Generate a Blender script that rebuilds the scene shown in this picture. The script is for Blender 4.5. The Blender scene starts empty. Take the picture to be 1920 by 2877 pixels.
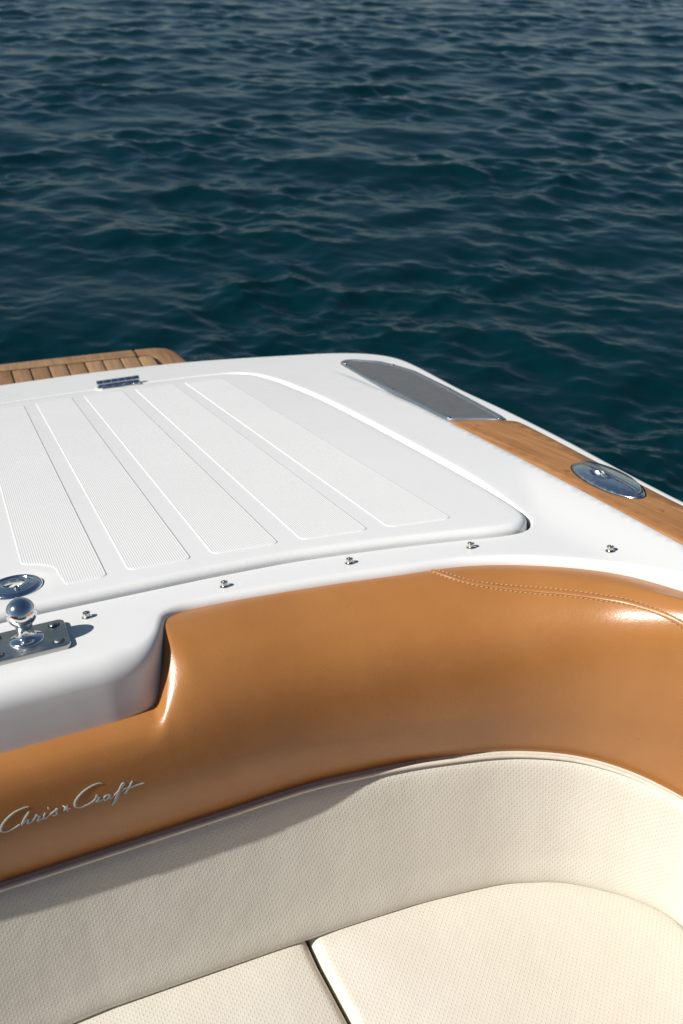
import bpy, math, random
import numpy as np
from mathutils import Matrix, Vector
from mathutils.geometry import delaunay_2d_cdt
from mathutils.bvhtree import BVHTree

random.seed(7); rng = np.random.default_rng(11)
scene = bpy.context.scene
col = scene.collection
R_ = math.radians

# ------------------------------------------------------------------ camera
# The engine hatch is a plane sloping down aft by TILT.  "deck frame": origin at the tow ball, x to port, y aft, z normal.
FPX = 2637.0; CX, CY = 960.0, 1438.5           # focal length and centre in photo pixels (1920 x 2877)
nrm = lambda v: np.asarray(v, float) / np.linalg.norm(v)
ey = nrm([-222 - CX, 549 - CY, FPX]); ex = nrm([8000 - CX, -98 - CY, FPX])
ex = nrm(ex - ey * (ex @ ey)); ez = np.cross(ex, ey)
CAM2DECK = np.stack([ex, ey, ez])
TILT = R_(15.0); ct, st = math.cos(TILT), math.sin(TILT)
D2W = np.array([[1, 0, 0], [0, ct, st], [0, -st, ct]]); DZ = 0.95
CDECK = np.array([-0.0123, -1.3253, 0.616])
toW = lambda X: np.asarray(X, float) @ D2W.T + np.array([0, 0, DZ])
CW = toW(CDECK)
def ray_w(p): return D2W @ (CAM2DECK @ np.array([(p[0] - CX) / FPX, (p[1] - CY) / FPX, 1.0]))
def P(p, z=0.0):                               # photo pixel -> deck-frame point at height z above the hatch plane
    d = CAM2DECK @ np.array([(p[0] - CX) / FPX, (p[1] - CY) / FPX, 1.0]); return CDECK + d * ((z - CDECK[2]) / d[2])

cam_d = bpy.data.cameras.new('camera'); cam = bpy.data.objects.new('camera', cam_d); col.objects.link(cam)
M = D2W @ CAM2DECK
cam.matrix_world = Matrix(((M[0][0], -M[0][1], -M[0][2], CW[0]), (M[1][0], -M[1][1], -M[1][2], CW[1]), (M[2][0], -M[2][1], -M[2][2], CW[2]), (0, 0, 0, 1)))
cam_d.sensor_fit = 'VERTICAL'; cam_d.sensor_height = 36.0; cam_d.sensor_width = 24.0
cam_d.lens = 36.0 * FPX / 2877.0; cam_d.clip_start = 0.05; cam_d.clip_end = 8000
cam_d.dof.use_dof = True; cam_d.dof.focus_distance = 1.62; cam_d.dof.aperture_fstop = 5.6
scene.camera = cam
scene.render.resolution_x, scene.render.resolution_y = 683, 1024

# ------------------------------------------------------------------ sky and sun
SUN = nrm([-0.765, 0.110, 0.634])
world = bpy.data.worlds.new('World'); scene.world = world; world.use_nodes = True
wn = world.node_tree; bg = wn.nodes['Background']
sky = wn.nodes.new('ShaderNodeTexSky'); sky.sky_type = 'NISHITA'; sky.sun_disc = False
sky.sun_elevation = math.asin(SUN[2]); sky.sun_rotation = math.atan2(SUN[0], SUN[1])
sky.altitude = 0; sky.air_density = 1.0; sky.dust_density = 0.15; sky.ozone_density = 2.2
wn.links.new(sky.outputs[0], bg.inputs[0]); bg.inputs[1].default_value = 0.05
sun_d = bpy.data.lights.new('sun', 'SUN'); sun_d.energy = 5.0; sun_d.angle = R_(0.53); sun_d.color = (1.0, 0.962, 0.90)
sun = bpy.data.objects.new('sun', sun_d); col.objects.link(sun)
sun.rotation_euler = Vector(SUN).to_track_quat('Z', 'Y').to_euler(); sun.location = (-6, 2, 6)
scene.view_settings.view_transform = 'Standard'; scene.view_settings.look = 'None'
scene.view_settings.exposure = 0.08; scene.view_settings.gamma = 1.0; scene.view_settings.use_curve_mapping = False
scene.render.engine = 'CYCLES'
try:
    scene.cycles.use_denoising = True; scene.cycles.denoiser = 'OPENIMAGEDENOISE'
    scene.cycles.max_bounces = 8; scene.cycles.caustics_reflective = False; scene.cycles.caustics_refractive = False
    scene.cycles.sample_clamp_indirect = 6
except Exception: pass

# ------------------------------------------------------------------ material helpers
class NT:
    def __init__(s, name):
        s.m = bpy.data.materials.new(name); s.m.use_nodes = True; s.t = s.m.node_tree
        s.b = s.t.nodes['Principled BSDF']
    def n(s, t, **kw):
        o = s.t.nodes.new(t)
        for k, v in kw.items():
            if k.startswith('i_'): o.inputs[k[2:].replace('_', ' ')].default_value = v
            else: setattr(o, k, v)
        return o
    def l(s, a, b): s.t.links.new(a, b)
    def set(s, **kw):
        for k, v in kw.items():
            nm = {'color': 'Base Color', 'rough': 'Roughness', 'metal': 'Metallic', 'spec': 'Specular IOR Level', 'coat': 'Coat Weight', 'coat_rough': 'Coat Roughness', 'ior': 'IOR'}[k]
            s.b.inputs[nm].default_value = (*v, 1) if k == 'color' else v
        return s
    def coords(s, which='Object', scale=(1, 1, 1), rot=(0, 0, 0)):
        c = s.n('ShaderNodeTexCoord'); mp = s.n('ShaderNodeMapping')
        mp.inputs['Scale'].default_value = scale; mp.inputs['Rotation'].default_value = rot
        s.l(c.outputs[which], mp.inputs['Vector']); return mp.outputs['Vector']
    def noise(s, vec, scale, detail=4, rough=0.55):
        n = s.n('ShaderNodeTexNoise'); n.inputs['Scale'].default_value = scale; n.inputs['Detail'].default_value = detail; n.inputs['Roughness'].default_value = rough
        s.l(vec, n.inputs['Vector']); return n.outputs['Fac']
    def ramp(s, fac, stops):
        r = s.n('ShaderNodeValToRGB'); e = r.color_ramp.elements
        while len(e) < len(stops): e.new(0.5)
        for el, (p, c) in zip(e, stops): el.position = p; el.color = (*c, 1)
        s.l(fac, r.inputs['Fac']); return r.outputs['Color']
    def rng(s, fac, a, b, c, d):
        r = s.n('ShaderNodeMapRange'); r.inputs[1].default_value = a; r.inputs[2].default_value = b; r.inputs[3].default_value = c; r.inputs[4].default_value = d
        s.l(fac, r.inputs[0]); return r.outputs[0]
    def math(s, op, a, b=None):
        m = s.n('ShaderNodeMath', operation=op)
        for i, v in enumerate((a, b)):
            if v is None: continue
            if isinstance(v, (int, float)): m.inputs[i].default_value = v
            else: s.l(v, m.inputs[i])
        return m.outputs[0]
    def bump(s, h, strength, dist, prev=None):
        b = s.n('ShaderNodeBump'); b.inputs['Strength'].default_value = strength; b.inputs['Distance'].default_value = dist
        s.l(h, b.inputs['Height'])
        if prev is not None: s.l(prev, b.inputs['Normal'])
        return b.outputs['Normal']
    def mix(s, fac, a, b):
        m = s.n('ShaderNodeMix', data_type='RGBA')
        if isinstance(fac, (int, float)): m.inputs[0].default_value = fac
        else: s.l(fac, m.inputs[0])
        for i, v in ((6, a), (7, b)):
            if isinstance(v, tuple): m.inputs[i].default_value = (*v, 1)
            else: s.l(v, m.inputs[i])
        return m.outputs[2]

def mat_gelcoat(name, base, rough, specks=True):
    t = NT(name); v = t.coords()
    n1 = t.noise(v, 3.0, 5, 0.6); n2 = t.noise(v, 38.0, 4, 0.6)
    c = t.ramp(n1, [(0.3, tuple(k * 0.985 for k in base)), (0.75, base)])
    sm = t.noise(t.coords('Object', (1, .35, 1)), 16.0, 6, 0.7); ar = t.noise(v, 1.7, 2)
    c = t.mix(t.math('MULTIPLY', t.rng(sm, 0.60, 0.78, 0.0, 0.16), t.rng(ar, 0.45, 0.62, 0.0, 1.0)), c, (0.50, 0.45, 0.38))
    if specks:
        vo = t.n('ShaderNodeTexVoronoi'); vo.inputs['Scale'].default_value = 17.0; t.l(v, vo.inputs['Vector'])
        sp = t.rng(vo.outputs['Distance'], 0.012, 0.022, 1.0, 0.0)
        sel = t.n('ShaderNodeSeparateColor'); t.l(vo.outputs['Color'], sel.inputs[0])
        keep = t.math('GREATER_THAN', sel.outputs[0], 0.95)
        c = t.mix(t.math('MULTIPLY', t.math('MULTIPLY', sp, keep), 0.6), c, (0.22, 0.18, 0.14))
    t.l(c, t.b.inputs['Base Color'])
    t.l(t.rng(n1, 0.3, 0.7, rough * 0.92, rough * 1.1), t.b.inputs['Roughness'])
    t.set(spec=0.5)
    t.l(t.bump(t.noise(v, 9.0, 2), 0.05, 0.01), t.b.inputs['Normal'])
    return t.m

def mat_teak(name, dark, light, scale=(55, 3.0, 55), streak=0.5):
    t = NT(name)
    oi = t.n('ShaderNodeObjectInfo'); v0 = t.coords('Object')
    add = t.n('ShaderNodeVectorMath', operation='ADD'); sc_ = t.n('ShaderNodeVectorMath', operation='SCALE')
    cb = t.n('ShaderNodeCombineXYZ'); t.l(oi.outputs['Random'], cb.inputs[0]); t.l(oi.outputs['Random'], cb.inputs[1])
    t.l(cb.outputs[0], sc_.inputs[0]); sc_.inputs['Scale'].default_value = 7.0
    t.l(v0, add.inputs[0]); t.l(sc_.outputs[0], add.inputs[1])
    mp = t.n('ShaderNodeMapping'); mp.inputs['Scale'].default_value = scale; t.l(add.outputs[0], mp.inputs['Vector'])
    warp = t.noise(add.outputs[0], 5.0, 2)
    g1 = t.noise(mp.outputs[0], 1.0, 6, 0.62)
    mp2 = t.n('ShaderNodeMapping'); mp2.inputs['Scale'].default_value = tuple(k * (6 if i != 1 else 4) for i, k in enumerate(scale)); t.l(add.outputs[0], mp2.inputs['Vector'])
    g2 = t.noise(mp2.outputs[0], 1.0, 3, 0.6)
    f = t.math('ADD', t.math('MULTIPLY', g1, 0.75), t.math('MULTIPLY', warp, 0.25))
    f = t.math('ADD', f, t.math('MULTIPLY', t.math('SUBTRACT', oi.outputs['Random'], 0.5), streak * 0.3))
    c = t.ramp(f, [(0.3, dark), (0.52, tuple((a + b) / 2 for a, b in zip(dark, light))), (0.72, light)])
    c = t.mix(t.rng(g2, 0.5, 0.75, 0.0, 0.6), c, tuple(k * 0.55 for k in dark))
    t.l(c, t.b.inputs['Base Color']); t.set(rough=0.55, spec=0.35)
    t.l(t.bump(g2, 0.25, 0.0008), t.b.inputs['Normal'])
    return t.m

def mat_chrome(name, color=(0.78, 0.79, 0.80), rough=0.10):
    t = NT(name).set(color=color, metal=1.0); v = t.coords()
    t.l(t.rng(t.noise(v, 60, 4), 0.35, 0.7, rough * 0.6, rough * 1.9), t.b.inputs['Roughness'])
    t.l(t.bump(t.noise(v, 25, 3), 0.06, 0.002), t.b.inputs['Normal'])
    return t.m

def mat_brushed(name):
    t = NT(name).set(color=(0.52, 0.52, 0.50), metal=1.0); v = t.coords('Object', (30, 900, 900))
    n = t.noise(v, 1.0, 4)
    t.l(t.rng(n, 0.3, 0.7, 0.24, 0.42), t.b.inputs['Roughness'])
    t.l(t.bump(n, 0.10, 0.0004), t.b.inputs['Normal'])
    return t.m

def mat_leather():
    t = NT('tan_leather'); v = t.coords()
    n1 = t.noise(v, 4.0, 4, 0.6)
    c = t.ramp(n1, [(0.3, (0.385, 0.157, 0.043)), (0.7, (0.45, 0.196, 0.058))])
    t.l(c, t.b.inputs['Base Color']); t.set(spec=0.55)
    vo = t.n('ShaderNodeTexVoronoi'); vo.inputs['Scale'].default_value = 420.0; t.l(v, vo.inputs['Vector'])
    t.l(t.rng(t.noise(v, 90, 4), 0.3, 0.7, 0.27, 0.37), t.b.inputs['Roughness'])
    nn = t.bump(vo.outputs['Distance'], 0.13, 0.0009)
    nn = t.bump(t.noise(v, 160, 4), 0.10, 0.0015, nn)
    t.l(t.bump(t.noise(v, 7, 2), 0.10, 0.02, nn), t.b.inputs['Normal'])
    return t.m

def mat_cream(pitch=0.0094):
    t = NT('cream_vinyl'); v = t.coords('UV')
    base = t.ramp(t.noise(v, 5.0, 4, 0.6), [(0.3, (0.68, 0.645, 0.555)), (0.7, (0.72, 0.687, 0.60))])
    sep = t.n('ShaderNodeSeparateXYZ'); t.l(v, sep.inputs[0])
    k = 2 * math.pi / pitch
    a = t.math('COSINE', t.math('MULTIPLY', sep.outputs[0], k)); b = t.math('COSINE', t.math('MULTIPLY', sep.outputs[1], k))
    d = t.math('MULTIPLY', a, b)
    dots = t.rng(d, 0.50, 0.95, 0.0, 1.0)
    t.l(t.mix(t.math('MULTIPLY', dots, 0.03), base, (0.45, 0.39, 0.30)), t.b.inputs['Base Color'])
    t.set(rough=0.48, spec=0.4)
    nn = t.bump(t.noise(v, 500, 3), 0.10, 0.0005)
    nn = t.bump(t.noise(v, 9.0, 3), 0.22, 0.012, nn)
    t.l(t.bump(dots, 0.6, 0.0008, nn), t.b.inputs['Normal'])
    return t.m

def mat_plain(name, color, rough=0.5, metal=0.0, amp=0.12, scale=40, spec=0.5):
    t = NT(name).set(rough=rough, metal=metal, spec=spec); v = t.coords()
    t.l(t.ramp(t.noise(v, scale, 4), [(0.3, tuple(k * (1 - amp) for k in color)), (0.7, color)]), t.b.inputs['Base Color'])
    return t.m

def mat_water():
    t = NT('sea_water').set(color=(0.0006, 0.0185, 0.0245), rough=0.05, ior=1.333, spec=0.5)
    v = t.coords('Object', (1, 1.6, 1))
    n1 = t.noise(v, 7.0, 5, 0.58); n2 = t.noise(t.coords('Object', (1, 2.0, 1), (0, 0, 0.5)), 24.0, 3, 0.55)
    nn = t.bump(n2, 0.20, 0.008)
    t.l(t.bump(n1, 0.10, 0.02, nn), t.b.inputs['Normal'])
    return t.m

MT = dict(gel=mat_gelcoat('white_gelcoat', (0.81, 0.808, 0.79), 0.28), tread=mat_gelcoat('white_tread', (0.80, 0.797, 0.78), 0.36),
          teak=mat_teak('teak_varnished', (0.26, 0.104, 0.030), (0.47, 0.232, 0.092), (70, 1.8, 70)),
          deckteak=mat_teak('teak_weathered', (0.24, 0.125, 0.056), (0.42, 0.265, 0.145), (70, 6, 70), 1.2),
          chrome=mat_chrome('chrome'), brushed=mat_brushed('brushed_steel'), leather=mat_leather(), cream=mat_cream(),
          galv=mat_chrome('dull_steel', (0.30, 0.32, 0.35), 0.40), wire=mat_plain('grey_wire', (0.23, 0.24, 0.245), 0.8, 0.0, spec=0.05), dim=mat_plain('vent_backing', (0.17, 0.175, 0.18), 0.9, spec=0.05), chrome2=mat_chrome('worn_chrome', (0.82, 0.83, 0.84), 0.20), frame=mat_plain('grey_frame', (0.26, 0.29, 0.32), 0.40, 0.55), sole=mat_plain('sole_teak', (0.16, 0.09, 0.045), 0.6), caulk=mat_plain('black_caulk', (0.02, 0.02, 0.022), 0.6),
          dark=mat_plain('dark_void', (0.012, 0.012, 0.012), 0.8), navy=mat_plain('navy_rubber', (0.03, 0.036, 0.06), 0.45),
          emblem=mat_plain('emblem_silver', (0.50, 0.52, 0.48), 0.5, 0.1), thread=mat_plain('pale_thread', (0.50, 0.34, 0.20), 0.7),
          piping=mat_plain('cream_piping', (0.76, 0.72, 0.62), 0.45), hull=mat_gelcoat('hull_gelcoat', (0.78, 0.78, 0.77), 0.25, False),
          brass=mat_chrome('nickel', (0.74, 0.70, 0.62), 0.16), water=mat_water())

# ------------------------------------------------------------------ object helpers
def tag(o, label=None, cat=None, group=None, kind=None):
    for k, v in (('label', label), ('category', cat), ('group', group), ('kind', kind)):
        if v: o[k] = v
    return o
def empty(name, loc=(0, 0, 0), rot=(0, 0, 0), parent=None):
    o = bpy.data.objects.new(name, None); col.objects.link(o); o.location = loc; o.rotation_euler = rot; o.empty_display_size = 0.1
    if parent: o.parent = parent
    return o
def mk(name, V, F, mat, parent=None, smooth=True, uv=None, label=None, weld=None, sharp=None):
    me = bpy.data.meshes.new(name)
    me.from_pydata([tuple(map(float, v)) for v in V], [], [tuple(int(i) for i in f) for f in F])
    if uv is not None:
        ul = me.uv_layers.new(name='UVMap')
        idx = np.empty(len(me.loops), dtype=np.int32); me.loops.foreach_get('vertex_index', idx)
        ul.data.foreach_set('uv', np.asarray(uv, np.float32)[idx].ravel())
    if weld:
        import bmesh
        bm = bmesh.new(); bm.from_mesh(me); bmesh.ops.remove_doubles(bm, verts=bm.verts, dist=weld)
        bmesh.ops.recalc_face_normals(bm, faces=bm.faces); bm.to_mesh(me); bm.free()
    if smooth:
        me.polygons.foreach_set('use_smooth', [True] * len(me.polygons))
        if sharp:
            try: me.set_sharp_from_angle(angle=R_(sharp))
            except Exception: pass
    me.materials.append(MT[mat] if isinstance(mat, str) else mat); me.update()
    o = bpy.data.objects.new(name, me); col.objects.link(o)
    if parent: o.parent = parent
    if label: o['label'] = label
    return o
class Geo:                                   # collects pieces of ONE part
    def __init__(s): s.V = []; s.F = []
    def add(s, V, F):
        b = len(s.V); s.V += [tuple(v) for v in V]; s.F += [tuple(i + b for i in f) for f in F]; return s
def hermite(pts, n, closed=False):
    """smooth curve through pts, resampled to n points evenly spaced"""
    p = np.asarray(pts, float)
    if closed: p = np.vstack([p[-2:], p, p[:3]])
    t = np.concatenate([[0], np.cumsum(np.sqrt(np.linalg.norm(np.diff(p, axis=0), axis=1)) + 1e-9)])
    m = np.gradient(p, t, axis=0)
    lo, hi = (t[2], t[-3]) if closed else (t[0], t[-1])
    u = np.linspace(lo, hi, max(n * 6, 300))
    i = np.clip(np.searchsorted(t, u, side='right') - 1, 0, len(t) - 2)
    h = (t[i + 1] - t[i])[:, None]; s = ((u - t[i])[:, None]) / h
    q = (2 * s**3 - 3 * s**2 + 1) * p[i] + (s**3 - 2 * s**2 + s) * h * m[i] + (-2 * s**3 + 3 * s**2) * p[i + 1] + (s**3 - s**2) * h * m[i + 1]
    return resample(q, n, closed)
def resample(q, n, closed=False):
    L = np.concatenate([[0], np.cumsum(np.linalg.norm(np.diff(q, axis=0), axis=1))])
    w = np.linspace(0, L[-1], n + 1 if closed else n)
    r = np.stack([np.interp(w, L, q[:, k]) for k in range(q.shape[1])], 1)
    return r[:-1] if closed else r
def normals2(c, closed=False):
    if closed: d = np.roll(c, -1, 0) - np.roll(c, 1, 0)
    else: d = np.gradient(c, axis=0)
    d = d / np.linalg.norm(d, axis=1)[:, None]
    return np.stack([-d[:, 1], d[:, 0]], 1)     # left of travel
def smooth(x): x = np.clip(x, 0, 1); return x * x * (3 - 2 * x)
def inpoly(pts, poly):
    x, y = pts[:, 0], pts[:, 1]; ins = np.zeros(len(pts), bool); q = np.asarray(poly); m = len(q)
    for i in range(m):
        x1, y1 = q[i]; x2, y2 = q[(i + 1) % m]
        if y1 == y2: continue
        ins ^= ((y1 > y) != (y2 > y)) & (x < (x2 - x1) * (y - y1) / (y2 - y1) + x1)
    return ins
def dist_curve(pts, c, closed=False):
    a = c if not closed else np.vstack([c, c[:1]])
    out = np.full(len(pts), 1e9)
    for i in range(len(a) - 1):
        d = a[i + 1] - a[i]; L = d @ d
        t = np.clip(((pts - a[i]) @ d) / max(L, 1e-12), 0, 1)
        out = np.minimum(out, np.linalg.norm(pts - a[i] - t[:, None] * d, axis=1))
    return out
def fill(outer, holes, lines, step, clear, extra=None):
    """constrained triangulation of a plan region"""
    V = []; E = []
    def loop(c, closed):
        b = len(V); V.extend(map(tuple, c)); m = len(c)
        E.extend((b + i, b + (i + 1) % m) for i in range(m if closed else m - 1))
    loop(outer, True)
    for h in holes: loop(h, True)
    for l in lines: loop(l, False)
    o = np.asarray(outer); lo, hi = o.min(0), o.max(0)
    gx, gy = np.meshgrid(np.arange(lo[0], hi[0], step), np.arange(lo[1], hi[1], step * 0.866))
    gx = gx + (np.arange(gx.shape[0])[:, None] % 2) * step * 0.5
    g = np.stack([gx.ravel(), gy.ravel()], 1); g = g[inpoly(g, o)]
    for h in holes: g = g[~inpoly(g, h)]
    for c, cl in [(o, True)] + [(np.asarray(h), True) for h in holes] + [(np.asarray(l), False) for l in lines]:
        if len(g): g = g[dist_curve(g, c, cl) > clear]
    V.extend(map(tuple, g))
    r = delaunay_2d_cdt([Vector(v) for v in V], E, [], 0, 1e-6)
    v = np.array([tuple(p) for p in r[0]]); f = [t for t in r[2]]
    cen = np.array([v[list(t)].mean(0) for t in f])
    k = inpoly(cen, o)
    for h in holes: k &= ~inpoly(cen, np.asarray(h))
    F = [t for t, kk in zip(f, k) if kk]
    out = []
    for t in F:
        a, b, c = v[t[0]], v[t[1]], v[t[2]]
        out.append(t if (b[0] - a[0]) * (c[1] - a[1]) - (b[1] - a[1]) * (c[0] - a[0]) > 0 else tuple(reversed(t)))
    return v, out
def grid_faces(nr, nc, closed_c=False, flip=False):
    F = []
    for r in range(nr - 1):
        for c in range(nc if closed_c else nc - 1):
            d = (c + 1) % nc
            f = (r * nc + c, r * nc + d, (r + 1) * nc + d, (r + 1) * nc + c)
            F.append(tuple(reversed(f)) if flip else f)
    return F
def lathe(prof, n=32, c=(0, 0, 0)):
    V = [(c[0] + r * math.cos(2 * math.pi * k / n), c[1] + r * math.sin(2 * math.pi * k / n), c[2] + z) for r, z in prof for k in range(n)]
    F = grid_faces(len(prof), n, True)
    F.append(tuple(range((len(prof) - 1) * n, len(prof) * n)))
    return V, F
def tube(path, r, n=8, flat=1.0, up=None):
    p = np.asarray(path, float); T = np.gradient(p, axis=0); T /= np.linalg.norm(T, axis=1)[:, None] + 1e-12
    rr = np.broadcast_to(np.asarray(r, float), (len(p),))
    V = []
    for i in range(len(p)):
        u = np.array(up[i] if up is not None and np.ndim(up) == 2 else (up if up is not None else (0, 0, 1.0)), float)
        s = np.cross(T[i], u); s /= np.linalg.norm(s) + 1e-12; u = np.cross(s, T[i])
        for k in range(n):
            a = 2 * math.pi * k / n
            V.append(p[i] + rr[i] * (math.cos(a) * s + flat * math.sin(a) * u))
    F = grid_faces(len(p), n, True, True)
    F.append(tuple(range(n))); F.append(tuple(reversed(range((len(p) - 1) * n, len(p) * n))))
    return V, F
def slab(outline, z0, z1, bev=0.002, k=3, zf=None):
    """solid with plan outline (ccw), rounded top edge; zf(x,y) adds a surface height"""
    c = np.asarray(outline, float); n = normals2(c, True); zf = zf or (lambda x, y: np.zeros_like(x))
    rows = []; m = len(c)
    rows.append(np.column_stack([c, zf(c[:, 0], c[:, 1]) + z0]))
    for j in range(k + 1):
        a = (math.pi / 2) * j / k; q = c + n * (bev * (1 - math.cos(a)))
        rows.append(np.column_stack([q, zf(q[:, 0], q[:, 1]) + z1 - bev * (1 - math.sin(a))]))
    V = np.vstack(rows); F = grid_faces(len(rows), m, True)
    F.append(tuple(range((len(rows) - 1) * m, len(rows) * m))); F.append(tuple(reversed(range(m))))
    return V, F
def ccw(c):
    c = np.asarray(c, float); x, y = c[:, 0], c[:, 1]
    return c if np.sum(x * np.roll(y, -1) - np.roll(x, -1) * y) > 0 else c[::-1]
def round_rect(x0, x1, y0, y1, r, k=5):
    P_ = []
    for cx, cy, a0 in ((x1 - r, y1 - r, 0), (x0 + r, y1 - r, 90), (x0 + r, y0 + r, 180), (x1 - r, y0 + r, 270)):
        for j in range(k + 1):
            a = R_(a0 + 90 * j / k); P_.append((cx + r * math.cos(a), cy + r * math.sin(a)))
    return np.array(P_)
mirror = lambda h: [(-x, y) for x, y in reversed(h)]

# ================================================================== SEA
def build_sea():
    cx, cy = CW[0], CW[1]
    az = np.concatenate([np.radians(np.arange(-42, 36, 0.15)), np.radians(np.arange(36, 318, 2.8))])   # measured from +y towards +x
    az = az + R_(22)
    r = [2.0]
    while r[-1] < 38: r.append(r[-1] * 1.0032)
    while r[-1] < 5000: r.append(r[-1] * 1.11)
    r = np.array(r)
    A, Rr = np.meshgrid(az, r)
    X = cx + Rr * np.sin(A); Y = cy + Rr * np.cos(A)
    Z = np.zeros_like(X); dX = np.zeros_like(X); dY = np.zeros_like(X)
    g = np.random.default_rng(5)
    gust = np.zeros_like(X)                          # patches of rougher and smoother water
    for k in range(14):
        lam = 0.7 * (5.0 / 0.7) ** g.random(); th = g.random() * 6.283
        gust += np.sin(2 * math.pi / lam * (X * math.cos(th) + 1.8 * Y * math.sin(th)) + g.random() * 6.283)
    gust = np.clip(0.95 + 0.15 * gust, 0.4, 1.6)
    for k in range(170):
        lam = 0.07 * (2.4 / 0.07) ** (g.random() ** 1.25)
        th = R_(-112) + g.normal(0, 0.72); kk = 2 * math.pi / lam
        slope = 0.0215 * (0.7 + 0.6 * g.random()) * min(1.0, (0.45 / lam) ** .6) * (1.45 if 0.35 < lam < 1.2 else 1.0)
        a = slope / kk; ph = g.random() * 2 * math.pi
        arg = kk * (X * math.cos(th) + Y * math.sin(th)) + ph
        damp = np.exp(-(Rr * 0.0032 / (lam * 0.30)) ** 2)
        if lam < 0.7: damp = damp * gust
        arg = arg - 0.5 * np.cos(arg)                # steeper lee faces
        Z += a * damp * np.cos(arg)
        dX -= 0.5 * a * damp * np.sin(arg) * math.cos(th); dY -= 0.5 * a * damp * np.sin(arg) * math.sin(th)
    V = np.stack([(X + dX).ravel(), (Y + dY).ravel(), Z.ravel()], 1)
    nr, nc = X.shape
    i = np.arange((nr - 1) * nc).reshape(nr - 1, nc); j = np.roll(i, -1, axis=1)
    F = np.stack([i, j, j + nc, i + nc], -1).reshape(-1, 4)[:, ::-1]
    me = bpy.data.meshes.new('water'); me.vertices.add(len(V)); me.vertices.foreach_set('co', V.astype(np.float32).ravel())
    inner = np.arange(nc)
    nf = len(F); me.loops.add(nf * 4 + nc); me.polygons.add(nf + 1)
    me.loops.foreach_set('vertex_index', np.concatenate([F.ravel(), inner[::-1]]).astype(np.int32))
    me.polygons.foreach_set('loop_start', np.concatenate([np.arange(nf) * 4, [nf * 4]]).astype(np.int32))
    me.polygons.foreach_set('use_smooth', np.ones(nf + 1, bool))
    me.update(calc_edges=True); me.validate()
    me.materials.append(MT['water'])
    o = bpy.data.objects.new('water', me); col.objects.link(o)
    tag(o, 'dark teal open sea with small wind ripples', 'water', None, 'structure')
build_sea()

# ================================================================== BOAT (deck frame, everything parented to one root)
boat = empty('motorboat', (0, 0, DZ), (-TILT, 0, 0))
tag(boat, 'white motorboat stern with ribbed engine hatch, teak rail and steel fittings', 'boat')

# ---- plan curves (right half; mirrored)
FRONT_Y = [(0, .104), (.132, .099), (.218, .095), (.288, .092), (.349, .087), (.441, .077), (.532, .058), (.634, .033), (.723, .006), (.80, -.018)]
half_open = FRONT_Y + [(.838, -.022), (.862, -.010), (.877, .012), (.886, .045), (.892, .10), (.899, .216), (.906, .428), (.911, .665), (.914, .90), (.912, 1.10), (.902, 1.28), (.884, 1.45), (.853, 1.565), (.80, 1.622), (.72, 1.648), (.536, 1.676), (.353, 1.693), (.15, 1.70), (0, 1.702)]
OPEN = ccw(hermite(half_open[1:-1] + [half_open[-1]] + mirror(half_open[1:-1]) + [half_open[0]], 420, True))
half_wall = [(0, -.113), (.06, -.113), (.105, -.112), (.142, -.104), (.170, -.084), (.187, -.053), (.197, -.026), (.208, -.003), (.232, .009), (.284, .008), (.39, -.007), (.50, -.026), (.594, -.048), (.685, -.070), (.762, -.108), (.828, -.162), (.885, -.226), (.932, -.318), (.965, -.44), (.99, -.62), (1.01, -.95), (1.02, -1.35), (1.02, -1.75)]
WALL = hermite(mirror(half_wall)[:-1] + half_wall, 560)           # from -x to +x: the deck lies to the left of travel
half_gun = [(0, 2.015), (.10, 2.013), (.402, 1.998), (.73, 1.93), (1.033, 1.79), (1.19, 1.70), (1.270, 1.62), (1.313, 1.53), (1.327, 1.44), (1.324, 1.295), (1.306, 1.028), (1.291, .834), (1.274, .658), (1.240, .385), (1.205, .155), (1.176, -.068), (1.155, -.35), (1.145, -.75), (1.15, -1.25), (1.16, -1.75)]
GUN = hermite(half_gun[::-1][:-1] + [(-x, y) for x, y in half_gun], 520)   # +x forward -> stern -> -x forward, deck on the left
fx = np.array([p[0] for p in FRONT_Y] + [.85, 2]); fy = np.array([p[1] for p in FRONT_Y] + [-.022, -.022])
BY = np.array([-1.75, -.6, -.239, -.105, .033, .116, .301, .504, .654, .848, 1.038, 1.232, 1.411, 1.6]); BX = np.array([.985, .985, .999, 1.010, 1.021, 1.027, 1.042, 1.055, 1.065, 1.077, 1.080, 1.074, 1.062, 1.04])
ZF, ZS, DROP = -.013, .002, .018
def zdeck(x, y):
    x = np.abs(np.asarray(x, float)); y = np.asarray(y, float)
    q = y - np.interp(x, fx, fy)
    z = ZF + (ZS - ZF) * np.maximum(smooth((q + .02) / .34), smooth((x - .87) / .17))
    z = z + (0.0 - z) * smooth((y - 1.28) / .36)
    d = x - np.interp(y, BY, BX)
    return z - DROP * smooth(d / .020) * (1 - smooth((y - .90) / .55)) - .10 * np.clip(x - 0.9, 0, 1) ** 2 * 0

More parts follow.
